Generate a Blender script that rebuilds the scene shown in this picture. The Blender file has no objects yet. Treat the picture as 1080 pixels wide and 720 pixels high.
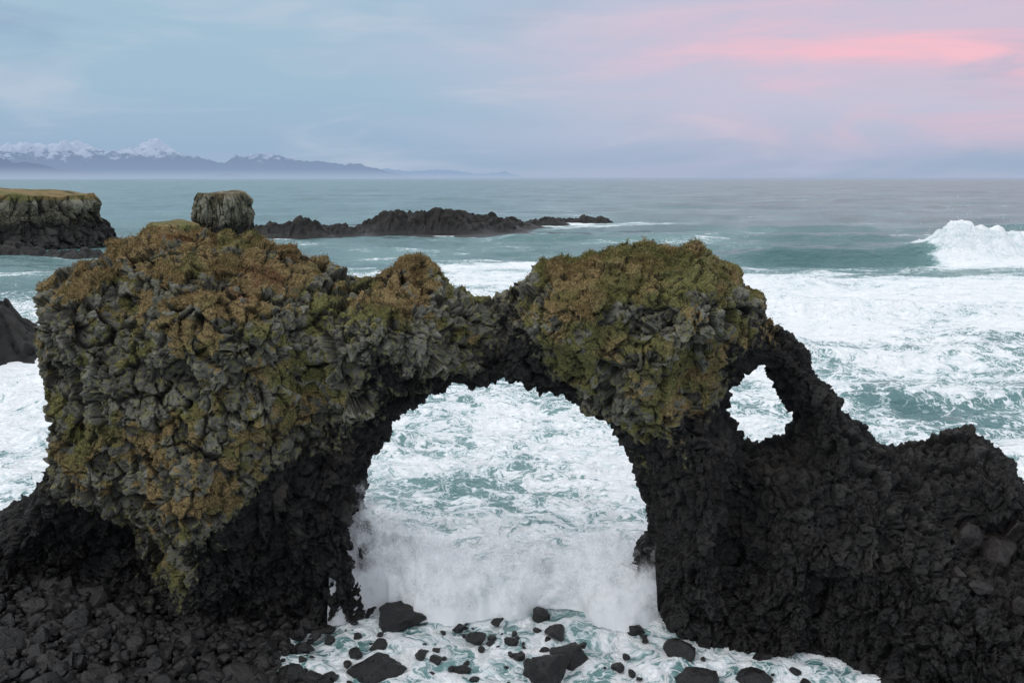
import bpy, math, numpy as np
from mathutils import Vector
rng=np.random.default_rng(7)
scene=bpy.context.scene
scene.view_settings.view_transform='Standard'
scene.view_settings.look='None'
scene.view_settings.exposure=0

def lin(r,g,b):
    f=lambda c:(c/255/12.92) if c/255<=0.04045 else ((c/255+0.055)/1.055)**2.4
    return (f(r),f(g),f(b),1)

# ------------------------------------------------------------------ noise
def h3(ix,iy,iz,seed):
    n=(ix.astype(np.int64)*374761393+iy.astype(np.int64)*668265263+iz.astype(np.int64)*2147483647+seed*1274126177)&0xFFFFFFFF
    n=((n^(n>>13))*1274126177)&0xFFFFFFFF
    n=((n^(n>>16))*2246822519)&0xFFFFFFFF
    n=n^(n>>15)
    return (n&0xFFFFFF)/float(0x1000000)
def vnoise(p,seed=0):
    i=np.floor(p).astype(np.int64); f=p-i; f=f*f*(3-2*f)
    r=0
    for a in (0,1):
        wa=f[:,0] if a else 1-f[:,0]
        for b in (0,1):
            wb=f[:,1] if b else 1-f[:,1]
            for c in (0,1):
                wc=f[:,2] if c else 1-f[:,2]
                r=r+wa*wb*wc*h3(i[:,0]+a,i[:,1]+b,i[:,2]+c,seed)
    return r
def fbm(p,octv=4,seed=0,gain=.5):
    s=0;a=1;t=0
    for o in range(octv):
        s=s+a*vnoise(p*(2.03**o)+o*17.3,seed+o);t+=a;a*=gain
    return s/t
def worley(p,seed=0):
    N=len(p); i=np.floor(p).astype(np.int64)
    F1=np.full(N,9.);F2=np.full(N,9.);R=np.zeros(N);C=np.zeros((N,3))
    for a in (-1,0,1):
        for b in (-1,0,1):
            for c in (-1,0,1):
                ja,jb,jc=i[:,0]+a,i[:,1]+b,i[:,2]+c
                q=np.stack([ja+h3(ja,jb,jc,seed),jb+h3(ja,jb,jc,seed+1),jc+h3(ja,jb,jc,seed+2)],1)
                d=np.sqrt(((q-p)**2).sum(1))
                m=d<F1
                F2=np.where(m,F1,np.minimum(F2,d))
                F1=np.where(m,d,F1)
                R=np.where(m,h3(ja,jb,jc,seed+3),R)
                C[m]=q[m]
    T=np.stack([np.modf(R*97.13)[0],np.modf(R*331.7)[0],np.modf(R*1237.9)[0]],1)*2-1
    return F1,F2,R,p-C,T
def sstep(a,b,x):
    t=np.clip((x-a)/(b-a),0,1);return t*t*(3-2*t)
def blocks(p,size,seed,amp,tilt=.8,crack=.35,cw=.16):
    F1,F2,R,O,T=worley(p/size,seed)
    d=(R-.5)*amp+(O*T).sum(1)*amp*tilt - crack*amp*(1-sstep(0,cw,F2-F1))
    return d,R,F2-F1

# ------------------------------------------------------------------ mesh helpers
def mesh_from(name,V,Fq,smooth=False):
    me=bpy.data.meshes.new(name)
    V=np.asarray(V,dtype=np.float32);Fq=np.asarray(Fq,dtype=np.int32)
    k=Fq.shape[1]
    me.vertices.add(len(V));me.vertices.foreach_set('co',V.ravel())
    me.loops.add(Fq.size);me.loops.foreach_set('vertex_index',Fq.ravel())
    me.polygons.add(len(Fq));me.polygons.foreach_set('loop_start',np.arange(0,Fq.size,k,dtype=np.int32))
    me.polygons.foreach_set('use_smooth',np.full(len(Fq),smooth))
    me.update(calc_edges=True);me.validate()
    return me
def add_obj(name,me,mat=None):
    o=bpy.data.objects.new(name,me);scene.collection.objects.link(o)
    if mat: me.materials.append(mat)
    return o
def fattr(me,name,vals):
    a=me.attributes.new(name,'FLOAT','POINT');a.data.foreach_set('value',np.asarray(vals,dtype=np.float32))
def get_vn(me):
    n=np.zeros(len(me.vertices)*3,dtype=np.float32);me.vertex_normals.foreach_get('vector',n);return n.reshape(-1,3).astype(float)
def get_co(me):
    n=np.zeros(len(me.vertices)*3,dtype=np.float32);me.vertices.foreach_get('co',n);return n.reshape(-1,3).astype(float)
def grid_faces(nr,nc):
    i=np.arange(nr-1)[:,None]*nc+np.arange(nc-1)[None,:]
    i=i.ravel();return np.stack([i,i+1,i+nc+1,i+nc],1)

def surface_nets(F,org,h):
    ins=F<0
    S=np.zeros(tuple(s-1 for s in F.shape),np.int8)
    sl=lambda o,n:slice(o,n-1+o)
    nx,ny,nz=F.shape
    for a in(0,1):
        for b in(0,1):
            for c in(0,1): S+=ins[sl(a,nx),sl(b,ny),sl(c,nz)]
    mixed=(S>0)&(S<8)
    idx=np.argwhere(mixed); ids=-np.ones(S.shape,np.int64); ids[mixed]=np.arange(len(idx))
    acc=np.zeros((len(idx),3));cnt=np.zeros(len(idx))
    cor=[(a,b,c) for a in(0,1) for b in(0,1) for c in(0,1)]
    for A in cor:
        for B in cor:
            if B>A and sum(abs(A[k]-B[k]) for k in range(3))==1:
                fa=F[idx[:,0]+A[0],idx[:,1]+A[1],idx[:,2]+A[2]];fb=F[idx[:,0]+B[0],idx[:,1]+B[1],idx[:,2]+B[2]]
                m=(fa<0)!=(fb<0); t=np.where(m,fa/np.where(m,fa-fb,1),0)
                P=np.array(A)[None]+t[:,None]*(np.array(B)-np.array(A))[None]
                acc+=P*m[:,None];cnt+=m
    V=(idx+acc/cnt[:,None])*h+np.array(org)
    quads=[]
    for ax in range(3):
        s0=[slice(None)]*3;s1=[slice(None)]*3
        s0[ax]=slice(0,-1);s1[ax]=slice(1,None)
        a,b=ins[tuple(s0)],ins[tuple(s1)]
        e=np.argwhere(a!=b)
        u,v=(ax+1)%3,(ax+2)%3
        ok=(e[:,u]>0)&(e[:,v]>0)&(e[:,u]<F.shape[u]-1)&(e[:,v]<F.shape[v]-1)
        e=e[ok];ia=a[tuple(e.T)]
        def cell(du,dv):
            q=e.copy();q[:,u]+=du;q[:,v]+=dv;return ids[tuple(q.T)]
        Q=np.stack([cell(-1,-1),cell(0,-1),cell(0,0),cell(-1,0)],1)
        Q[~ia]=Q[~ia][:,::-1]
        quads.append(Q)
    return V,np.concatenate(quads)

# ------------------------------------------------------------------ node helpers
class NT:
    def __init__(s,nt): s.nt=nt;nt.nodes.clear()
    def n(s,t,**k):
        x=s.nt.nodes.new(t)
        for a,b in k.items(): setattr(x,a,b)
        return x
    def put(s,sock,v):
        if isinstance(v,bpy.types.NodeSocket): s.nt.links.new(v,sock)
        else: sock.default_value=v
    def math(s,op,a,b=0,c=0,clamp=False):
        x=s.n('ShaderNodeMath',operation=op,use_clamp=clamp)
        for i,v in enumerate((a,b,c)): s.put(x.inputs[i],v)
        return x.outputs[0]
    def mr(s,v,a,b,c=0,d=1,t='SMOOTHSTEP'):
        x=s.n('ShaderNodeMapRange',interpolation_type=t)
        for i,q in enumerate((v,a,b,c,d)): s.put(x.inputs[i],q)
        return x.outputs[0]
    def mix(s,f,a,b,bt='MIX'):
        x=s.n('ShaderNodeMix',data_type='RGBA',blend_type=bt)
        s.put(x.inputs[0],f);s.put(x.inputs[6],a);s.put(x.inputs[7],b);return x.outputs[2]
    def fmix(s,f,a,b):
        x=s.n('ShaderNodeMix',data_type='FLOAT');s.put(x.inputs[0],f);s.put(x.inputs[2],a);s.put(x.inputs[3],b);return x.outputs[0]
    def noise(s,v,scale,detail=4,rough=.5,dist=0):
        x=s.n('ShaderNodeTexNoise');s.put(x.inputs['Vector'],v)
        x.inputs['Scale'].default_value=scale;x.inputs['Detail'].default_value=detail;x.inputs['Roughness'].default_value=rough;x.inputs['Distortion'].default_value=dist
        return x.outputs[0],x.outputs[1]
    def vor(s,v,scale,feat='DISTANCE_TO_EDGE'):
        x=s.n('ShaderNodeTexVoronoi',feature=feat);s.put(x.inputs['Vector'],v);x.inputs['Scale'].default_value=scale
        return x.outputs[0],(x.outputs[1] if feat=='F1' else None)
    def vm(s,op,a,b=(0,0,0)):
        x=s.n('ShaderNodeVectorMath',operation=op);s.put(x.inputs[0],a);s.put(x.inputs[1],b);return x.outputs[0]
    def attr(s,name):
        return s.n('ShaderNodeAttribute',attribute_name=name).outputs['Fac']
    def pos(s): return s.n('ShaderNodeNewGeometry').outputs['Position']
    def bump(s,h,st,dist,nrm=None):
        x=s.n('ShaderNodeBump');x.inputs['Strength'].default_value=st;x.inputs['Distance'].default_value=dist;s.put(x.inputs['Height'],h)
        if nrm is not None: s.put(x.inputs['Normal'],nrm)
        return x.outputs[0]
    def bsdf(s,col,rough,nrm=None,spec=.5):
        x=s.n('ShaderNodeBsdfPrincipled');s.put(x.inputs['Base Color'],col);s.put(x.inputs['Roughness'],rough)
        s.put(x.inputs['Specular IOR Level'],spec)
        if nrm is not None: s.put(x.inputs['Normal'],nrm)
        return x.outputs[0]
    def out(s,sh):
        o=s.n('ShaderNodeOutputMaterial');s.nt.links.new(sh,o.inputs[0])
def new_mat(name):
    m=bpy.data.materials.new(name);m.use_nodes=True;return m,NT(m.node_tree)

def tone_color(t,tone,n):
    """vegetation colour: 0 yellow-green moss, .5 ochre grass, 1 rust"""
    a=t.mix(n,(.05,.050,.018,1),(.205,.190,.065,1))
    b=t.mix(n,(.085,.058,.022,1),(.33,.235,.105,1))
    c=t.mix(n,(.085,.042,.020,1),(.26,.14,.065,1))
    x=t.mix(t.mr(tone,.25,.55),a,b)
    return t.mix(t.mr(tone,.78,.98),x,c)

# ------------------------------------------------------------------ rock material
def rock_material():
    m,t=new_mat('basalt_with_moss')
    p=t.pos()
    moss=t.attr('moss');veg=t.attr('grass');cell=t.attr('cell');cr=t.attr('crack');wet=t.attr('wet');tone=t.attr('tone')
    n2,nc=t.noise(p,4.5,4,.65);n4,_=t.noise(p,16,3,.7);n1,_=t.noise(p,.7,3,.6)
    dark=t.mix(t.mr(n2,.3,.7),(.005,.0048,.0045,1),(.027,.025,.023,1))
    dark=t.mix(t.mr(cell,.55,1,0,.7),dark,(.042,.039,.034,1))
    dark=t.mix(t.mr(n1,.5,.7,0,.5),dark,(.034,.027,.021,1))
    dark=t.mix(t.mr(wet,0,1,0,.6),dark,(.007,.0065,.006,1))
    dark=t.mix(t.mr(cr,.08,.0,0,.8),dark,(.003,.003,.003,1))
    stone=t.mix(cell,(.032,.030,.024,1),(.255,.245,.195,1))
    stone=t.mix(t.mr(n4,.45,.7,0,.6),stone,(.055,.051,.038,1))
    stone=t.mix(t.mr(n2,.51,.62,0,.75),stone,(.195,.180,.065,1))
    vg=tone_color(t,tone,t.mr(n4,.3,.7))
    upper=t.mix(t.mr(t.math('ADD',veg,t.math('MULTIPLY',t.math('SUBTRACT',n2,.5),1.4)),.3,.6),stone,vg)
    upper=t.mix(t.mr(cr,.10,.0,0,.92),upper,(.012,.011,.008,1))
    mm=t.mr(t.math('ADD',moss,t.math('MULTIPLY',t.math('SUBTRACT',n2,.5),1.5)),.3,.7)
    col=t.mix(mm,dark,upper)
    hb=t.math('ADD',n2,t.math('MULTIPLY',n4,.6))
    b=t.bump(hb,.9,.10)
    rough=t.mr(t.math('SUBTRACT',wet,moss),-.3,.8,.9,.42,'LINEAR')
    t.out(t.bsdf(col,rough,b,.3));return m
ROCK=rock_material()

# ------------------------------------------------------------------ arch
OUT=np.array([(-40,-4),(-34,.4),(-26,2.2),(-21.95,3.7),(-20.2,5.2),(-19.2,6.03),(-19.0,7.28),(-19.1,8.92),(-19.3,10.94),(-19.5,12.53),(-19.6,13.1),(-19.0,13.8),
(-17.9,14.3),(-16.5,15.0),(-15.7,15.5),(-14.5,15.8),(-13,15.85),(-11.5,15.7),(-10.3,15.5),(-9.2,15.2),(-8.25,14.75),(-7.5,14.5),(-6.55,14.0),
(-5.57,14.6),(-4.6,14.9),(-3.45,14.5),(-2.7,14.3),(-1.93,13.6),(-1.35,13.4),(-.39,13.4),(.19,13.8),(1.15,14.45),(1.92,14.9),(3.06,15.2),(4.6,15.4),
(6.12,15.4),(7.66,15.2),(8.63,14.85),(9.24,14.4),(9.4,13.6),(10.1,13.2),(10.6,12.1),(11.33,11.8),(12.15,11.2),(12.6,10.2),(13.45,9.2),(14.55,7.9),
(16.15,7.1),(17.75,7.2),(18.73,7.55),(19.5,7.45),(20.2,6.95),(20.9,6.35),(21.8,5.4),(25,3.5),(34,-4)])
HOLE=np.array([(-5.3,-4),(-5.3,-.46),(-5.8,1.75),(-6.2,3.91),(-6.3,5.2),(-6.0,6.35),(-5.4,7.2),(-4.65,8.05),(-3.72,8.8),(-2.57,9.35),(-1.19,9.6),(.2,9.5),
(1.55,9.25),(2.6,8.6),(3.7,7.8),(4.75,6.6),(5.4,5.3),(5.7,4.33),(5.75,3.05),(5.5,1.75),(5.4,0),(5.4,-4)])
WIN=np.array([(9.2,9.24),(9.75,9.8),(10.34,10.15),(10.9,9.7),(11.3,8.95),(11.7,8.22),(11.4,7.35),(10.84,7.0),(10.18,7.1),(9.6,7.6),(9.15,8.5)])
def poly_sd(P,X,Z):
    d=np.full(X.shape,1e9);ins=np.zeros(X.shape,bool);n=len(P)
    for i in range(n):
        a=P[i];b=P[(i+1)%n];e=b-a
        wx,wz=X-a[0],Z-a[1]
        t=np.clip((wx*e[0]+wz*e[1])/(e@e),0,1)
        d=np.minimum(d,(wx-e[0]*t)**2+(wz-e[1]*t)**2)
        c=((a[1]>Z)!=(b[1]>Z))&(X<(b[0]-a[0])*(Z-a[1])/((b[1]-a[1]) if b[1]!=a[1] else 1e-9)+a[0])
        ins^=c
    d=np.sqrt(d);return np.where(ins,d,-d)
def ridge(x): return np.interp(x,[-40,-26,-20,-18,-14,-8,-4,-1,4,8,10,12.5,14.5,17,19,22,25,34],[0,2.2,8,15,16.3,15,15,13.5,15.7,15.4,13,10.4,8,7.3,7.6,5.4,3.5,0.5])
def g2(x,z,cx,cz,sx,sz): return np.exp(-((x-cx)/sx)**2-((z-cz)/sz)**2)
def offsets(X,Z):
    P=np.stack([X.ravel(),X.ravel()*0,Z.ravel()],1)
    n=(fbm(P*.8,4,5,.6).reshape(X.shape)-.5)
    s=np.minimum(np.minimum(poly_sd(OUT,X,Z),-poly_sd(HOLE,X,Z)),-poly_sd(WIN,X,Z))
    s=s+n*.8
    A=np.interp(X,[-24,-20,-15,-9,-5,-1,3,8,10,14,22],[3,4.0,4.6,4.2,3.0,2.6,3.8,3.6,1.8,2.2,2.5])
    low=sstep(7,0,Z)
    A=A*(1-low)+np.minimum(A,2.9)*low
    R=np.interp(X,[-20,-9,-4,0,5,10,20],[4.0,3.6,2.2,2.0,3.2,1.6,1.8])
    q=np.clip(s/R,0,1)
    T=A*(1-(1-q)**2.0)**.72
    edge=sstep(0,1.4,s)
    zt=ridge(X)
    base=np.interp(X,[-40,-20,-14,-8,-5,5.5,9,12.5,16,20,30],[9,4,3.2,3,1.6,1.6,3.2,6.4,9,12,17])
    f=np.clip(1-Z/zt,0,1)**1.25
    T2=T+np.clip(base-T,-.5,50)*f*edge
    T2=T2+edge*(1.0*g2(X,Z,-12.5,4,1.8,4.5)-2.4*g2(X,Z,-17,3.0,2.6,2.0)-1.2*g2(X,Z,-7.8,8,1.0,6)+.7*g2(X,Z,-10,11,2.5,2.5)
        -1.2*g2(X,Z,-.6,12,1.1,2.5)+.8*g2(X,Z,-3.6,12.3,1.5,1.5)+.6*g2(X,Z,4,12.3,3,1.6)-.9*g2(X,Z,8.9,6,1.0,5)+.9*g2(X,Z,7.2,4,1.2,4)
        -1.6*g2(X,Z,18.6,4.2,1.8,1.0)+1.2*g2(X,Z,14.5,4,1.3,3)-1.2*g2(X,Z,12.3,3,1.,4))
    n2=fbm(P*np.array([.42,1,.3])+9,4,21).reshape(X.shape)-.5
    T2=T2+edge*n2*3.4
    T2=np.where(s<0,s*1.5,np.maximum(T2,.12*s))
    Tb=np.where(s<0,s*1.5,T*.75+edge*n2*1.2)
    return T2,Tb
h=.16
xs=np.arange(-31,29,h);ys=np.arange(15.5,41,h);zs=np.arange(-1.5,17.2,h)
X,Z=np.meshgrid(xs,zs,indexing='ij')
Tf,Tb=offsets(X,Z)
Y=ys[None,:,None]-36.0
F=np.where(Y<0,-Y-Tf[:,None,:],Y-Tb[:,None,:]).astype(np.float32)
V,Q=surface_nets(F,(xs[0],ys[0],zs[0]),h)
del F
me=mesh_from('tmp',V,Q,True)
o=add_obj('tmp',me)
sm=o.modifiers.new('s','SMOOTH');sm.iterations=2
sb=o.modifiers.new('b','SUBSURF');sb.levels=1;sb.render_levels=1
dg=bpy.context.evaluated_depsgraph_get()
me2=bpy.data.meshes.new_from_object(o.evaluated_get(dg))
bpy.data.objects.remove(o)
P=get_co(me2);N=get_vn(me2)
mossb_x=[-21,-19,-17.5,-16,-14.5,-13,-11,-9.5,-8,-6.5,-5.5,-4,-2,0,1,3,4.5,6,7.5,9,10,11,13]
mossb_z=[9.5,7.4,5.4,3.8,1.6,2.2,4.0,5.8,6.8,8.0,9.8,10.8,11.0,12.0,11.2,9.4,7.9,7.1,8.6,10.2,11.8,14.0,24]
mb=fbm(P*.45,5,77,.6)-.5
moss=sstep(-2.0,1.8,P[:,2]-np.interp(P[:,0],mossb_x,mossb_z)+mb*8)
mossy=moss
d0=(fbm(P*.55,4,40)-.5)*.8
warp=(fbm(P*.9,2,3)[:,None]-.5)*.6
pa=P*np.array([1,1,.7])+warp
dA,RA,cA=blocks(pa,.72,11,.46,.85,.35,.10)
dB,RB,cB=blocks(P*np.array([1,1,.8])+warp,.34,15,.17,.9,.4)
dC,RC,cC=blocks(P,.2,19,.07)
patch=fbm(P*np.array([.55,.55,.85])+3,5,61,.66)-.5
patch2=fbm(P*2.1,3,67)-.5
top=sstep(12.6,15.2,P[:,2]+mb*5)
upN=np.clip(N[:,2],0,1)
right=sstep(.5,2.5,P[:,0])
X_,Z_=P[:,0],P[:,2]
reg=.22*g2(X_,Z_,-14,6.8,3.4,2.6)+.12*g2(X_,Z_,-9,9.5,2.2,2.5)+.15*right-.14*g2(X_,Z_,-17.0,12,2.2,2.2)-.12*g2(X_,Z_,-5,12.3,2.2,1.2)
veg=sstep(-.05,.12,patch*1.7+patch2*1.0+.27*top*(.3+upN)+.20*upN+reg+(RA-.5)*.24+(RB-.5)*.18-.165)*moss
F1,_,_,_,_=worley(P/.34,31)
cush=(.55-F1)*.12
ridgy=(fbm(P*np.array([2.2,2.2,1.1]),3,51)-.5)*.40
fine=(fbm(P*7,2,50)-.5)*.09
D=d0+dA*(1-.40*veg)*(.6+.4*mossy)+dB*(1-.6*veg)+dC*(1-.4*veg)+cush*veg+ridgy*(1-mossy)+fine-.12
P2=P+N*D[:,None]
me2.vertices.foreach_set('co',P2.astype(np.float32).ravel());me2.update()
N2=get_vn(me2)
tone=.17+1.0*(fbm(P*.45+7,4,71,.6)-.36)+.28*top*sstep(1,-4,X_)+.08*top*right+(fbm(P*1.9,2,73)-.5)*.6+.22*g2(X_,Z_,-14,6.5,3,2.6)
tone=np.clip(tone+.6*g2(X_,Z_,-9.8,14,1.8,1.0)*fbm(P,2,9),0,1)
veg=np.clip(veg*(.7+.45*np.clip(N2[:,2]+.35,0,1)),0,1)
fattr(me2,'moss',moss);fattr(me2,'grass',veg);fattr(me2,'cell',.5*RA+.5*RB);fattr(me2,'crack',np.minimum(cA*1.2,cB*1.3));fattr(me2,'tone',tone)
fattr(me2,'wet',np.clip(sstep(6,.5,P[:,2]+mb*4),0,1))
me2.polygons.foreach_set('use_smooth',np.zeros(len(me2.polygons),bool))
me2.name='sea_arch_rock';me2.materials.clear()
arch=add_obj('sea_arch_rock',me2,ROCK)

# ------------------------------------------------------------------ grass tufts on the arch
gm,t=new_mat('dry_grass')
t.out(t.bsdf(tone_color(t,t.attr('tone'),t.attr('tint')),.85,None,.15))
w=np.clip(veg-.4,0,1)*(.12+.75*top+.8*np.clip(N2[:,2],0,1))*(P2[:,1]<38)*(.2+1.0*sstep(.44,.58,fbm(P2*1.1,2,88)))
w=w/w.sum();NB=110000
ii=rng.choice(len(P2),NB,p=w)
tn=fbm(P2[ii]*1.6,2,90)
base=P2[ii]+rng.normal(0,.05,(NB,3))-N2[ii]*.03
dirv=N2[ii]*.8+np.array([0,0,.35])+rng.normal(0,.45,(NB,3));dirv/=np.linalg.norm(dirv,axis=1)[:,None]
L=rng.uniform(.05,.16,NB)*(.5+tn)*(.5+.6*top[ii])
side=np.cross(dirv,rng.normal(0,1,(NB,3)));side/=np.linalg.norm(side,axis=1)[:,None]
wd=rng.uniform(.007,.017,NB)[:,None]
tip=base+dirv*L[:,None]+np.array([0,0,-1])*(L*.5)[:,None]+rng.normal(0,.02,(NB,3))
midp=base+dirv*(L*.6)[:,None]
GV=np.concatenate([base-side*wd,base+side*wd,midp+side*wd*.8,midp-side*wd*.8,tip+side*.003,tip-side*.003])
k=np.arange(NB);GF=np.concatenate([np.stack([k,k+NB,k+2*NB,k+3*NB],1),np.stack([k+3*NB,k+2*NB,k+4*NB,k+5*NB],1)])
gme=mesh_from('grass',GV,GF)
tv=np.clip(tn*1.3-.15+rng.normal(0,.25,NB),0,1);fattr(gme,'tint',np.tile(tv,6))
fattr(gme,'tone',np.tile(np.clip(tone[ii]+rng.normal(0,.08,NB),0,1),6))
add_obj('grass',gme,gm)

# ------------------------------------------------------------------ stones
import bmesh
def ico(sub):
    bm=bmesh.new();bmesh.ops.create_icosphere(bm,subdivisions=sub,radius=1)
    v=np.array([x.co[:] for x in bm.verts]);f=np.array([[q.index for q in x.verts] for x in bm.faces]);bm.free();return v,f
I2=ico(2);I3=ico(3);I4=ico(4);I5=ico(5)
def stone(ic,r,ncut=13):
    v=ic[0].copy()
    pl=r.normal(0,1,(ncut,3));pl/=np.linalg.norm(pl,axis=1)[:,None];dd=r.uniform(.45,.85,ncut)
    for n,d in zip(pl,dd):
        e=v@n-d;v=v-np.clip(e,0,None)[:,None]*n[None]*.96
    return v
def rotm(r):
    q=r.normal(0,1,4);q/=np.linalg.norm(q);w,x,y,z=q
    return np.array([[1-2*(y*y+z*z),2*(x*y-z*w),2*(x*z+y*w)],[2*(x*y+z*w),1-2*(x*x+z*z),2*(y*z-x*w)],[2*(x*z-y*w),2*(y*z+x*w),1-2*(x*x+y*y)]])
sm_,t=new_mat('wet_basalt_stone')
p=t.pos();n,_=t.noise(p,5,4,.65);n2,_=t.noise(p,20,3,.7);tt=t.attr('tint')
col=t.mix(t.mr(n,.3,.7),(.004,.004,.004,1),(.018,.0165,.0155,1));col=t.mix(t.mr(tt,.3,1,0,.8),col,(.036,.032,.029,1))
red=t.attr('red');col=t.mix(red,col,(.045,.028,.022,1))
t.out(t.bsdf(col,t.mr(n,.3,.7,.22,.55),t.bump(t.math('ADD',n,t.math('MULTIPLY',n2,.5)),.8,.08),.42))
STONE=sm_
def rubble(name,items,red=0,rough=.18,flat=.72,tmax=1.0,smooth=False):
    Vs=[];Fs=[];Ts=[];off=0
    vari={}
    for (x,y,z,r,ic) in items:
        kk=int(rng.integers(0,24)),id(ic)
        if kk not in vari: vari[kk]=stone(ic,rng)
        v=vari[kk]@rotm(rng).T*np.array([r,r,r*flat])*rng.uniform(.8,1.25,3)
        if r>.25:
            rad=v/(np.linalg.norm(v,axis=1)[:,None]+1e-6)
            v=v+rad*((fbm((v+[x,y,0])*1.3/r,5,4,.6)-.5)*2*rough*r)[:,None]
        v=v+np.array([x,y,z])
        Vs.append(v);Fs.append(ic[1]+off);off+=len(v);Ts.append(np.full(len(v),rng.random()*tmax))
    me=mesh_from(name,np.concatenate(Vs),np.concatenate(Fs),smooth)
    fattr(me,'tint',np.concatenate(Ts));fattr(me,'red',np.full(off,red))
    return add_obj(name,me,STONE)
def beach_edge(y): return np.interp(y,[18,24,29.4,33,36],[-6.5,-7.5,-8.6,-9.3,-9.5])
def beach_z(x,y):
    return np.clip((beach_edge(y)-x)*.19,-1.5,2.1)-.12+.35*(fbm(np.stack([x,y,x*0],1)*.5,3,8)-.5)
gx=np.linspace(-45,-4,240);gy=np.linspace(12,37,150);GX,GY=np.meshgrid(gx,gy)
gz=beach_z(GX.ravel(),GY.ravel())-.12
bme=mesh_from('beach_ground',np.stack([GX.ravel(),GY.ravel(),gz],1),grid_faces(150,240),True)
fattr(bme,'tint',np.zeros(len(gz)));fattr(bme,'red',np.zeros(len(gz)))
add_obj('beach_ground',bme,STONE)
items=[]
nn=5600
bx=rng.uniform(-27,-5.5,nn);by=rng.uniform(24,35,nn)
bz=beach_z(bx,by)
for x,y,z in zip(bx,by,bz):
    dd=beach_edge(np.array([y]))[0]-x
    if dd<-.2 and rng.random()<min(.96,(-dd)*.4+.3): continue
    r=min(.7,rng.lognormal(-1.75,.5))
    items.append((x,y,max(z,-.15)+rng.uniform(-.05,.25),r,I2 if r<.4 else I3))
rubble('beach_rubble',items,flat=.85)
BL=[(-4.76,34.0,1.05),(-5.0,30.2,.9),(1.2,30.0,1.1),(2.3,31.3,.8),(1.8,33,.48),(-1.4,32.4,.42),(6.4,31.4,.62),(-1.87,30.2,.36),(-3.45,31.3,.38),(-8.1,31.8,.42),
(-6.5,34.2,.33),(-5.2,31.9,.42),(1.2,34.5,.55),(3.6,35.2,.48),(7.0,29.7,.9),(8.9,29.9,.75),(0,32.3,.38),(-6,31.3,.33),(-8.1,29.9,.65),(-6.8,29.5,.5),(-2.9,31.0,.3),(.3,31.2,.25),(-2.2,33.3,.25),(5.0,33.3,.38),(3.9,30.4,.3),(-7.6,33.3,.38),(10.5,28.9,.55),(9.6,31.2,.5),(-.6,33.9,.28)]
for i,(x,y,r) in enumerate(BL):
    rubble('boulder',[(x,y,-.05*r,r*1.05,I5 if r>.7 else I4)],0,.22,.62,.2,True)
sml=[]
for i in range(85):
    x,y,r=BL[int(rng.integers(0,len(BL)))];a=rng.uniform(0,6.3);d=r+rng.exponential(.8)
    sml.append((x+math.cos(a)*d,y+math.sin(a)*d,-.08,rng.uniform(.07,.24),I2))
rubble('surf_stones',sml,tmax=.2)
it=[]
for (x,z,r) in [(17.5,4.3,.8),(18.6,3.9,.95),(19.4,4.5,.7),(17,3.3,.6),(19.6,2.9,1.0),(20.6,3.6,.9),(18.2,2.9,.6),(16.4,3.6,.4),(20.3,4.6,.5)]:
    tf,_=offsets(np.array([[x]]),np.array([[z]]));it.append((x,36-tf[0,0]-.1,z,r*.85,I4))
rubble('fallen_boulders',it,.2,.28,.9,.15,True)

# ------------------------------------------------------------------ sea
rows=np.concatenate([8*np.exp(np.linspace(0,math.log(320/8),800)),320*np.exp(np.linspace(0,math.log(60000/320),160))[1:]])
cols=np.linspace(-1,1,700)
SX=(cols[None,:]*(rows[:,None]*.8+14));SY=np.repeat(rows[:,None],len(cols),1)
x=SX.ravel();y=SY.ravel();p2=np.stack([x,y,x*0],1)
def sp(x,y,cx,cy,sx,sy): return np.exp(-((x-cx)/sx)**2-((y-cy)/sy)**2)
wv=(fbm(p2*np.array([.018,.05,1]),3,101)-.5)*3.4*sstep(60,200,y)*sstep(9000,500,y)
wv+=(fbm(p2*np.array([.007,.028,1])+8,3,105)-.5)*4.0*sstep(180,320,y)*sstep(9000,900,y)
wv+=(fbm(p2*np.array([.10,.22,1])+4,4,110)-.5)*1.9*sstep(30,70,y)*sstep(4000,300,y)
wv+=(fbm(p2*np.array([.5,.65,1])+9,4,120)-.5)*.8*sstep(300,60,y)
wv+=(fbm(p2*2.2,2,125)-.5)*.22*sstep(120,30,y)
yc=194+.03*(x-70)+3*np.sin(x*.05)
ampl=3.9*sstep(36,60,x)*sstep(190,120,x)
wprof=np.where(y<yc,np.exp(-((y-yc)/4.2)**2),np.exp(-((y-yc)/16)**2))
brk=sstep(84,94,x+6*(fbm(p2*.2,2,7)-.5))*sstep(200,130,x)
bn=fbm(p2*np.array([.22,.1,1]),4,130)
wv+=ampl*wprof*(1+brk*(bn*3.0-1.0))
for (yy,x0,x1,a) in [(262,-10,120,1.6),(225,20,75,1.2),(150,5,60,1.4),(120,30,90,1.4),(330,30,220,1.8),(400,-60,200,1.8),(92,18,60,1.2),(74,25,60,1.0),(64,-9,3,.8)]:
    y0=yy+12*(fbm(p2*.03+yy,2,5)-.5)
    wv+=a*sstep(x0,x0+12,x)*sstep(x1,x1-12,x)*np.where(y<y0,np.exp(-((y-y0)/(yy*.02))**2),np.exp(-((y-y0)/(yy*.06))**2))
nb=fbm(p2*.9,4,140)
hx=np.interp(x,[-9,-7.5,-6.2,-4.8,-3,0,2.5,5,6.3,8],[1.5,2.8,3.2,2.4,1.5,1.0,1.1,1.8,1.5,.3])
fr=35.0+.7*np.sin(x*.9)+1.6*(nb-.5)
spl=hx*np.where(y<fr+1.0,sstep(fr-.4,fr+1.2,y),np.exp(-np.clip(y-fr-1.0,0,None)/3.0))
wall=sstep(-13,-8,x)*sstep(9,7,x)
wv+=spl*wall*(.6+.8*nb)
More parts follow.
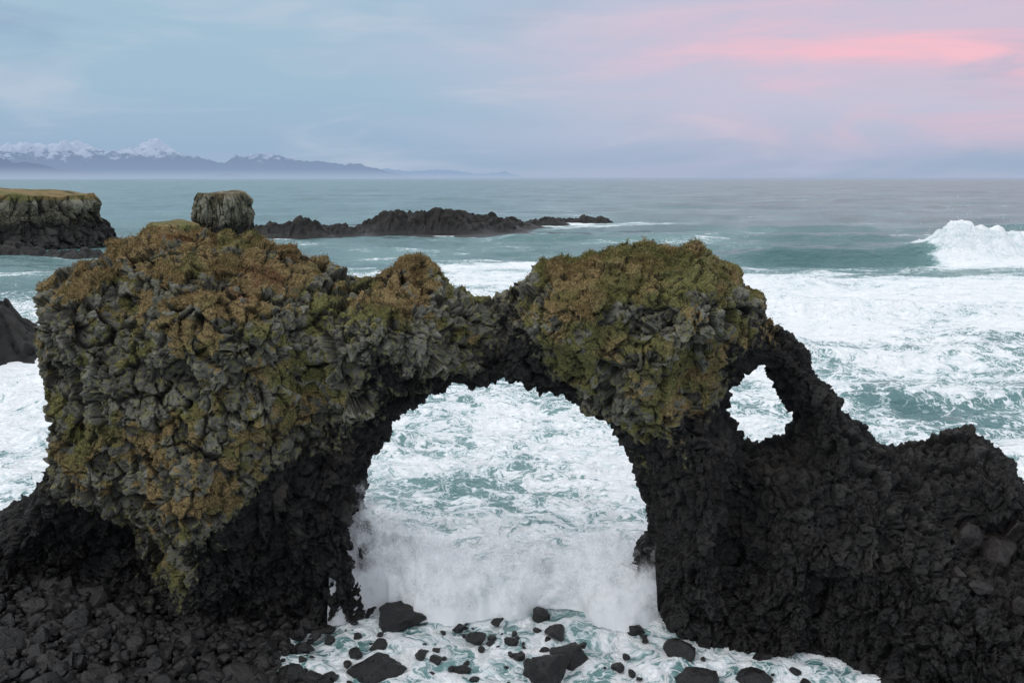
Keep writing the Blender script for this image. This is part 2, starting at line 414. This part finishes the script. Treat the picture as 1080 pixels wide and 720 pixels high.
wv+=1.6*sp(x,y,-22.5,45,4,9)*nb*1.5
c=np.interp(y,[8,30,34.5,36.5,42,48,60,100,165,200,260,400,900,3000],[.64,.64,.70,.98,.68,.52,.50,.56,.58,.35,.31,.23,.15,.05])
c+=.38*sstep(12,40,x)*sstep(84,104,y)*sstep(172,160,y)
c+=.32*sstep(-15,-22,x)*sstep(34,40,y)*sstep(120,80,y)
c+=.08*sstep(15,26,x)*sstep(42,50,y)*sstep(95,75,y)
c-=.14*sstep(5,-40,x)*sstep(100,150,y)
c-=.25*sp(x,y,64,205,40,13)*(1-brk)
c-=.35*sstep(46,56,x)*sstep(94,84,x)*sstep(181,187,y)*sstep(200,194,y)
c+=.9*brk*sstep(176,188,y)*sstep(206,198,y)*sstep(80,90,x)
c+=.6*spl*wall/2
c+=.30*sp(x,y,-5,283,60,9)+.6*sp(x,y,28,350,32,12)+.5*sp(x,y,-30,298,36,8)+.45*sp(x,y,-75,274,22,7)+.35*sp(x,y,-58,85,18,16)+.3*sp(x,y,-110,205,40,8)+.28*sp(x,y,-5,170,34,32)
big=fbm(p2*np.array([.035,.06,1])+3,4,150)-.5
big2=fbm(p2*np.array([.16,.22,1])+5,3,155)-.5
c+=big*.8*sstep(36,60,y)+big2*1.0*sstep(38,46,y)*sstep(170,90,y)
c=np.where(c>.85,.85+(c-.85)*.4,c)
SV=np.stack([x,y,wv-.15],1)
sme=mesh_from('sea',SV,grid_faces(len(rows),len(cols)),True)
fattr(sme,'foam',c);fattr(sme,'aer',np.clip(c*.9+big*.5,0,1))
wm,t=new_mat('sea_water_and_foam')
p=t.pos();fc=t.attr('foam');aer=t.attr('aer')
sx=t.n('ShaderNodeSeparateXYZ');t.put(sx.inputs[0],p);far=t.mr(sx.outputs[1],70,220,0,1);vfar=t.mr(sx.outputs[1],300,1500)
flat=t.vm('MULTIPLY',p,(1,1,.35))
_,wc=t.noise(flat,.4,3,.6);wp=t.vm('ADD',flat,t.vm('MULTIPLY',t.vm('SUBTRACT',wc,(.5,.5,.5)),(4.5,4.5,1)))
n1,_=t.noise(wp,.5,6,.68)
n2,_=t.noise(wp,3.2,4,.7)
wp2=t.vm('ADD',wp,t.vm('MULTIPLY',t.vm('SUBTRACT',n2,(.5,.5,.5)),(.5,.5,.3)))
e1,_=t.vor(wp2,.55);e2,_=t.vor(wp2,1.7)
lace=t.math('MAXIMUM',t.mr(e1,.13,0),t.math('MULTIPLY',t.mr(e2,.14,0),.75))
nf,_=t.noise(t.vm('MULTIPLY',p,(.35,1.0,1)),.16,7,.7,1.0)
nfar,_=t.noise(t.vm('MULTIPLY',p,(.25,1,1)),.05,6,.7,.6)
nz=t.fmix(vfar,t.fmix(far,n1,nf),nfar)
v=t.math('ADD',t.math('MULTIPLY',fc,1.25),t.math('MULTIPLY',t.math('SUBTRACT',nz,.5),2.4))
v=t.math('ADD',v,t.math('MULTIPLY',lace,t.mr(far,0,1,.50,.15)))
v=t.math('ADD',v,t.math('MULTIPLY',t.math('SUBTRACT',n2,.5),.75))
foam=t.mr(v,.68,1.02)
fv=t.math('ADD',t.math('MULTIPLY',v,.5),t.math('MULTIPLY',t.math('ADD',nf,n2),.5))
fcol=t.mix(t.mr(fv,.82,1.2),(.56,.67,.69,1),(.93,.945,.95,1))
deep=t.mix(aer,(.038,.125,.130,1),(.17,.31,.30,1))
hb1,_=t.noise(t.vm('MULTIPLY',p,(.6,1,1)),1.1,4,.6);hb2,_=t.noise(t.vm('MULTIPLY',p,(.4,1,1)),.12,6,.65);hb3,_=t.noise(t.vm('MULTIPLY',p,(.3,1,1)),.02,5,.65)
bw=t.bump(t.math('ADD',t.math('ADD',t.math('MULTIPLY',hb1,.25),t.math('MULTIPLY',hb2,2.4)),t.math('MULTIPLY',hb3,t.mr(sx.outputs[1],150,600,0,12))),.9,1.1)
water=t.bsdf(deep,.18,bw,.5)
bf=t.bump(t.math('ADD',t.math('ADD',t.math('MULTIPLY',n2,1.2),t.math('MULTIPLY',n1,1.5)),t.math('MULTIPLY',nf,2.5)),.8,.28)
fo=t.bsdf(fcol,.8,bf,.15)
mx=t.n('ShaderNodeMixShader');t.put(mx.inputs[0],foam);t.put(mx.inputs[1],water);t.put(mx.inputs[2],fo)
# painted aerial haze: pale emission mixed into the sea material, growing with distance
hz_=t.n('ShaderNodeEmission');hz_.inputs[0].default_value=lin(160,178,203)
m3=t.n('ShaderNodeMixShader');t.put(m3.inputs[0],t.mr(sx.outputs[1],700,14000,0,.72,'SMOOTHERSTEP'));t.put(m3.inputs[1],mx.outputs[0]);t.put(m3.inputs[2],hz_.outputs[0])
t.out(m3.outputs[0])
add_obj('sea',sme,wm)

# ------------------------------------------------------------------ spray : torn white sheets of water thrown up inside the arch
sm2,t=new_mat('sea_spray')
p=t.pos();v=t.attr('v');n,_=t.noise(p,1.1,6,.62);nn_,_=t.noise(p,9,3,.7)
a=t.math('ADD',t.math('MULTIPLY',t.math('SUBTRACT',n,.5),2.6),t.math('MULTIPLY',t.math('SUBTRACT',nn_,.5),.5))
a=t.math('ADD',a,t.math('MULTIPLY',t.math('SUBTRACT',.80,v),1.7))
al=t.mr(a,0,1.3)
df=t.n('ShaderNodeBsdfDiffuse');df.inputs[0].default_value=(.97,.975,.98,1)
tl=t.n('ShaderNodeBsdfTranslucent');tl.inputs[0].default_value=(.97,.975,.98,1)
mx=t.n('ShaderNodeMixShader');mx.inputs[0].default_value=.42;t.put(mx.inputs[1],df.outputs[0]);t.put(mx.inputs[2],tl.outputs[0])
tr=t.n('ShaderNodeBsdfTransparent');m2=t.n('ShaderNodeMixShader');t.put(m2.inputs[0],al);t.put(m2.inputs[1],tr.outputs[0]);t.put(m2.inputs[2],mx.outputs[0])
t.out(m2.outputs[0])
SV_=[];SF=[];SA=[];off=0
for k in range(6):
    gx=np.linspace(-7.4,6.0,150);gv=np.linspace(0,1,50);A,B=np.meshgrid(gx,gv);a=A.ravel();b=B.ravel()
    H=np.interp(a,[-7.5,-6.4,-5.4,-4.2,-2.5,0,2.5,4.5,6],[6.6,7.2,6.4,5.0,3.6,2.7,3.0,4.0,3.6])
    q=np.stack([a*.8,b*1.5,a*0+k*5],1);nn=fbm(q,4,200+k)
    H=H*(.55+.8*fbm(np.stack([a*.6,a*0,a*0+k*3],1),3,210+k))
    yy=34.2+.5*k+2.0*(nn-.5)+1.2*b+.5*np.sin(a*.9+k)
    SV_.append(np.stack([a+(nn-.5)*.8,yy,-.1+b*H],1));SF.append(grid_faces(50,150)+off);off+=len(a);SA.append(b)
me=mesh_from('wave_splash',np.concatenate(SV_),np.concatenate(SF),True);fattr(me,'v',np.concatenate(SA));add_obj('wave_splash',me,sm2)
dm,t=new_mat('spray_droplets');t.out(t.bsdf((.9,.92,.94,1),.6,None,.3))
def spray(name,pts,sz):
    O=np.array([(1,0,0),(-1,0,0),(0,1,0),(0,-1,0),(0,0,1),(0,0,-1)],float)
    Fo=np.array([(0,2,4),(2,1,4),(1,3,4),(3,0,4),(2,0,5),(1,2,5),(3,1,5),(0,3,5)])
    n=len(pts);V=(pts[:,None,:]+O[None]*sz[:,None,None]).reshape(-1,3);F=(Fo[None]+6*np.arange(n)[:,None,None]).reshape(-1,3)
    add_obj(name,mesh_from(name,V,F,True),dm)
n=14000
px=np.concatenate([rng.normal(-5.4,1.0,n//2),rng.uniform(-6.5,5.5,n//2)])
hxx=np.interp(px,[-7.5,-6.2,-4.8,-3,0,2.5,5,6.3],[3.6,4.4,3.2,1.8,1.2,1.3,2.0,1.6])
pz=hxx*rng.uniform(.3,1.0,n)+rng.exponential(.22,n)*(hxx/2);py=35.6+rng.normal(0,.8,n)
keep=(px<5.4)&(px>-6.6)
spray('sea_spray_droplets',np.stack([px,py,pz],1)[keep],(rng.lognormal(-4.7,.4,n))[keep])
n=14000
px=rng.uniform(90,125,n);pz=1.5+rng.exponential(1.3,n)*(.1+1.5*fbm(np.stack([px*.25,px*0,px*0],1),3,3));py=194+rng.normal(0,2,n)
spray('breaker_spray',np.stack([px,py,pz],1),rng.lognormal(-2.9,.4,n))

# ------------------------------------------------------------------ distant rocks
def cliff(name,cx,cy,rx,ry,z1,seed,taper=.9,nz_=40,na=420,colw=1.6,topdome=1.0,grassy=1.0):
    a=np.linspace(0,2*np.pi,na,endpoint=False)
    pa=np.stack([np.cos(a)*2.2,np.sin(a)*2.2,a*0+seed],1)
    rr=1+.3*(fbm(pa,4,seed)-.5)
    Vs=[]
    for j in range(nz_):
        f=j/(nz_-1);s=1+(1/taper-1)*(1-f)**1.6
        if f>.8: s*=1-.5*((f-.8)/.2)**2*min(.25,2.0/rx)
        Vs.append(np.stack([cx+rx*rr*s*np.cos(a),cy+ry*rr*s*np.sin(a),-1.5+(z1+1.5)*f+a*0],1))
    s0=1-.5*min(.25,2.0/rx)
    for j in range(1,24):
        s=s0*(1-(j/23))
        Vs.append(np.stack([cx+rx*rr*s*np.cos(a),cy+ry*rr*s*np.sin(a),z1+topdome*(1-(s/s0)**2.0)+a*0],1))
    V=np.concatenate(Vs);nr=len(Vs)
    i=(np.arange(nr-1)[:,None]*na);j=np.arange(na)[None,:];k=(j+1)%na
    Fq=np.stack([(i+j).ravel(),(i+k).ravel(),(i+na+k).ravel(),(i+na+j).ravel()],1)
    wall=sstep(z1+.3,z1-1.8,V[:,2])
    d,R,cc=blocks(V*np.array([1,1,.25]),colw,seed+9,colw*.6)
    d2,R2,cc2=blocks(V,colw*.9,seed+29,colw*.5)
    lowf=fbm(V*np.array([.12,.12,.2]),4,seed+50)-.5
    rad=V-np.array([cx,cy,0]);rad[:,2]=0;L=np.linalg.norm(rad,axis=1)+1e-6
    V=V+(rad/L[:,None])*((d+d2*.6+lowf*3)*wall)[:,None]
    V[:,2]+=(1-wall)*((fbm(V*.2,4,seed+60)-.5)*1.6)+lowf*1.5
    me=mesh_from(name,V,Fq,False)
    z=V[:,2];mo=sstep(z1-6,z1-.8,z+lowf*9)*grassy+.45*sstep(z1*.3,z1*.6,z)
    fattr(me,'moss',np.clip(mo,0,1));fattr(me,'grass',np.clip(1-wall+sstep(z1-4,z1,z+lowf*8)*.5,0,1)*grassy);fattr(me,'cell',R);fattr(me,'crack',cc);fattr(me,'wet',sstep(z1*.35,1,z))
    fattr(me,'tone',np.clip(.38+(fbm(V*.3,3,seed+80)-.5)*1.5,0,1))
    return add_obj(name,me,ROCK)
cliff('grassy_headland',-166,238,57,24,13.6,3,topdome=2.0,colw=2.0,na=900)
cliff('sea_stack',-66.5,206,5.9,5.6,14.4,13,taper=.80,colw=1.1,topdome=.3,grassy=.4)
cliff('rock_knoll',-74,196,6,5,7.8,23,taper=.7,colw=1.4,topdome=1.0)
def skerry(name,x0,x1,y0,y1,pts,seed,res=.6,rg=1.0):
    gx=np.arange(x0,x1,res);gy=np.arange(y0,y1,res);A,B=np.meshgrid(gx,gy);a=A.ravel();b=B.ravel()
    P=np.stack([a,b,a*0],1);z=np.full(len(a),-3.0)
    wob=(fbm(P*.12,4,seed)-.5)
    for (cx,cy,rx,ry,hh) in pts:
        d=np.sqrt(((a-cx)/rx)**2+((b-cy)/ry)**2)+wob*.9
        z=np.maximum(z,hh*(1-sstep(.1,1.15,d))-1.0)
    dd,R,cc=blocks(P,2.4,seed+4,1.1*rg);d3,R3,_=blocks(P,1.1,seed+8,.6*rg)
    z=z+(dd+d3*.7)*sstep(-1,1.5,z)+(fbm(P*.3,4,seed+2)-.5)*1.8*sstep(-1.2,2,z)
    me=mesh_from(name,np.stack([a,b,z],1),grid_faces(len(gy),len(gx)),False)
    fattr(me,'moss',np.zeros(len(z)));fattr(me,'grass',np.zeros(len(z)));fattr(me,'cell',R);fattr(me,'crack',cc);fattr(me,'wet',sstep(3,0,z));fattr(me,'tone',np.zeros(len(z)))
    return add_obj(name,me,ROCK)
skerry('rocky_skerry',-100,50,268,388,[(-78,286,12,8,4.0),(-66,285,9,6,6.2),(-58,296,12,6,3.4),(-42,312,20,10,7.6),(-28,314,20,9,8.0),(-14,322,18,8,6.0),(-2,338,18,6,3.8),(10,350,16,5,3.4),(22,358,14,4,3.0),(33,362,10,4,3.0)],71)
skerry('shore_rock',-78,-42,76,106,[(-55,89,7.5,8,6.8),(-66,88,12,9,7.6)],81,.25,.6)
skerry('shore_boulder_bank',-150,-80,180,215,[(-118,204,18,6,4.0),(-98,203,10,4,2.6),(-135,203,14,8,4.5)],91,.5)

# ------------------------------------------------------------------ mountains
def mount(name,yd,depth,prof,rock,hazec,snow,hz,seed,rough=1.0,ft=.66):
    px=np.array([q[0] for q in prof],float);pz=np.array([q[1] for q in prof],float)
    nx,ny=1000,90
    gx=np.linspace(px[0],px[-1],nx);gy=np.linspace(yd-depth/2,yd+depth/2,ny);A,B=np.meshgrid(gx,gy);a=A.ravel();b=B.ravel()
    P=np.stack([a,b,a*0],1)
    r=0;am=1
    for o in range(6):
        r=r+am*(1-np.abs(2*vnoise(P/(1000/2.1**o)+o*9,seed+o)-1));am*=.55
    r=r/2.16
    env=np.clip(1-np.abs((b-yd)/(depth/2))**1.5,0,1)
    z=np.interp(a,px,pz)*env*(1+rough*(r-.66)*1.9)-20
    me=mesh_from(name,np.stack([a,b,z],1),grid_faces(ny,nx),True)
    m,t=new_mat(name+'_material')
    p=t.pos();s=t.n('ShaderNodeSeparateXYZ');t.put(s.inputs[0],p)
    n,_=t.noise(t.vm('MULTIPLY',p,(1,1,1.6)),.006,7,.75)
    sn=t.mr(t.math('ADD',s.outputs[2],t.math('MULTIPLY',t.math('SUBTRACT',n,.5),900)),snow,snow+120)
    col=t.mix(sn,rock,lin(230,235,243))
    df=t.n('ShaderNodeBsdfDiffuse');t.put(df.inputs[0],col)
    em=t.n('ShaderNodeEmission');t.put(em.inputs[0],t.mix(t.mr(s.outputs[2],10,150),lin(162,181,205),hazec))  # airlight painted in: haze-coloured emission mixed over the slopes, strongest low down
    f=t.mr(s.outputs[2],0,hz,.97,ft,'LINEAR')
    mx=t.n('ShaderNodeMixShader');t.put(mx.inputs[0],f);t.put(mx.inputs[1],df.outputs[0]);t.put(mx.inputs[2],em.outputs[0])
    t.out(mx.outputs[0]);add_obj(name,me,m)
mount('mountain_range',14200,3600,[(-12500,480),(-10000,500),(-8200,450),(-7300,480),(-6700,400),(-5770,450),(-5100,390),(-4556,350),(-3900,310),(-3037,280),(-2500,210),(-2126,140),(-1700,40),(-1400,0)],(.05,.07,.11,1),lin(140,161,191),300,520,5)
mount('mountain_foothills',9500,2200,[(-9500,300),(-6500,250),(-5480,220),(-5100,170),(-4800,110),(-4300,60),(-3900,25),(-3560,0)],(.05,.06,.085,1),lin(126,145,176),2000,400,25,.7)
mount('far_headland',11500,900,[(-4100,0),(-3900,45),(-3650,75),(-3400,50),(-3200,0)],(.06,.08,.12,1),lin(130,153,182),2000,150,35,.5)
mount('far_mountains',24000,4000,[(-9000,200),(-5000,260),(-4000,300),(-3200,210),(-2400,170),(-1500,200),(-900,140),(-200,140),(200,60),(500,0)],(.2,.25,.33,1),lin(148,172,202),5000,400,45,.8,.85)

# ------------------------------------------------------------------ world
W=bpy.data.worlds.new('World');scene.world=W;W.use_nodes=True
t=NT(W.node_tree)
g=t.n('ShaderNodeTexCoord').outputs['Generated']
s=t.n('ShaderNodeSeparateXYZ');t.put(s.inputs[0],g);dx,dy,dz=s.outputs
rp=t.n('ShaderNodeValToRGB');t.put(rp.inputs[0],dz);cr=rp.color_ramp
els=[(0,lin(162,183,207)),(.03,lin(155,181,208)),(.09,lin(161,190,212)),(.19,lin(166,196,215)),(.40,(.88,.94,1.03,1)),(1,(1.28,1.32,1.40,1))]
cr.elements[0].position=0;cr.elements[0].color=els[0][1];cr.elements[1].position=1;cr.elements[1].color=els[-1][1]
for ps,cl in els[1:-1]:
    e=cr.elements.new(ps);e.color=cl
col=rp.outputs[0]
mp=t.n('ShaderNodeMapping');t.put(mp.inputs[0],g);mp.inputs['Rotation'].default_value=(0,math.radians(6),0);mp.inputs['Scale'].default_value=(2.0,2.0,13)
na,_=t.noise(mp.outputs[0],1.0,4,.5,.6)
mp2=t.n('ShaderNodeMapping');t.put(mp2.inputs[0],g);mp2.inputs['Location'].default_value=(3,1,2);mp2.inputs['Rotation'].default_value=(0,math.radians(-7),0);mp2.inputs['Scale'].default_value=(3.0,3.0,17)
nb_,_=t.noise(mp2.outputs[0],1.4,5,.55,.6)
vis=t.mr(dz,.40,.20)
lav=t.math('MULTIPLY',vis,t.mr(t.math('ADD',t.math('ADD',dx,t.math('MULTIPLY',dz,.8)),t.math('MULTIPLY',t.math('SUBTRACT',na,.5),.6)),-.12,.30,0,.9))
col=t.mix(lav,col,lin(191,197,219))
low=t.math('MULTIPLY',t.mr(dz,.085,.0),t.mr(dx,-.15,.3))
col=t.mix(t.math('MULTIPLY',low,.75),col,lin(166,178,206))
col=t.mix(t.math('MULTIPLY',vis,t.mr(nb_,.46,.70,0,.5)),col,lin(200,208,223))
col=t.mix(t.math('MULTIPLY',vis,t.mr(na,.48,.28,0,.8)),col,lin(147,174,201))
gx=t.math('POWER',t.math('DIVIDE',t.math('SUBTRACT',dx,.44),.29),2);gz=t.math('POWER',t.math('DIVIDE',t.math('SUBTRACT',dz,.130),.062),2)
lobe=t.math('EXPONENT',t.math('MULTIPLY',t.math('ADD',gx,gz),-1))
pk=t.math('MULTIPLY',t.math('MULTIPLY',t.math('MULTIPLY',lobe,1.2),t.mr(dy,0,.3)),t.mr(nb_,.34,.64,.30,1),clamp=True)
col=t.mix(pk,col,lin(247,193,206))
pl=t.math('MULTIPLY',t.mr(dz,.015,.045),t.mr(dz,.10,.06));pl=t.math('MULTIPLY',pl,t.mr(dx,.1,.4));pl=t.math('MULTIPLY',pl,t.mr(nb_,.40,.6))
col=t.mix(t.math('MULTIPLY',pl,.55),col,lin(212,186,206))
sky=t.n('ShaderNodeTexSky',sky_type='NISHITA');sky.sun_disc=False;sky.sun_elevation=math.radians(38);sky.sun_rotation=math.radians(235)
b1=t.n('ShaderNodeBackground');t.put(b1.inputs[0],col);b1.inputs[1].default_value=.95
b2=t.n('ShaderNodeBackground');t.put(b2.inputs[0],sky.outputs[0]);b2.inputs[1].default_value=.004
ad=t.n('ShaderNodeAddShader');t.put(ad.inputs[0],b1.outputs[0]);t.put(ad.inputs[1],b2.outputs[0])
wo=t.n('ShaderNodeOutputWorld');t.put(wo.inputs[0],ad.outputs[0])

sl=bpy.data.lights.new('sun','SUN');sl.energy=.8;sl.angle=math.radians(20);sl.color=(1,.96,.92)
so=bpy.data.objects.new('sun',sl);scene.collection.objects.link(so)
el=math.radians(38);az=math.radians(235)
dirn=Vector((math.sin(az)*math.cos(el),math.cos(az)*math.cos(el),math.sin(el)))
so.rotation_euler=dirn.to_track_quat('Z','Y').to_euler()

cam=bpy.data.cameras.new('camera');co=bpy.data.objects.new('camera',cam);scene.collection.objects.link(co)
co.location=(0,0,18);co.rotation_euler=(math.radians(90-10.48),0,0);cam.lens=31.17;cam.sensor_width=36;cam.clip_end=100000;cam.clip_start=.5
scene.camera=co
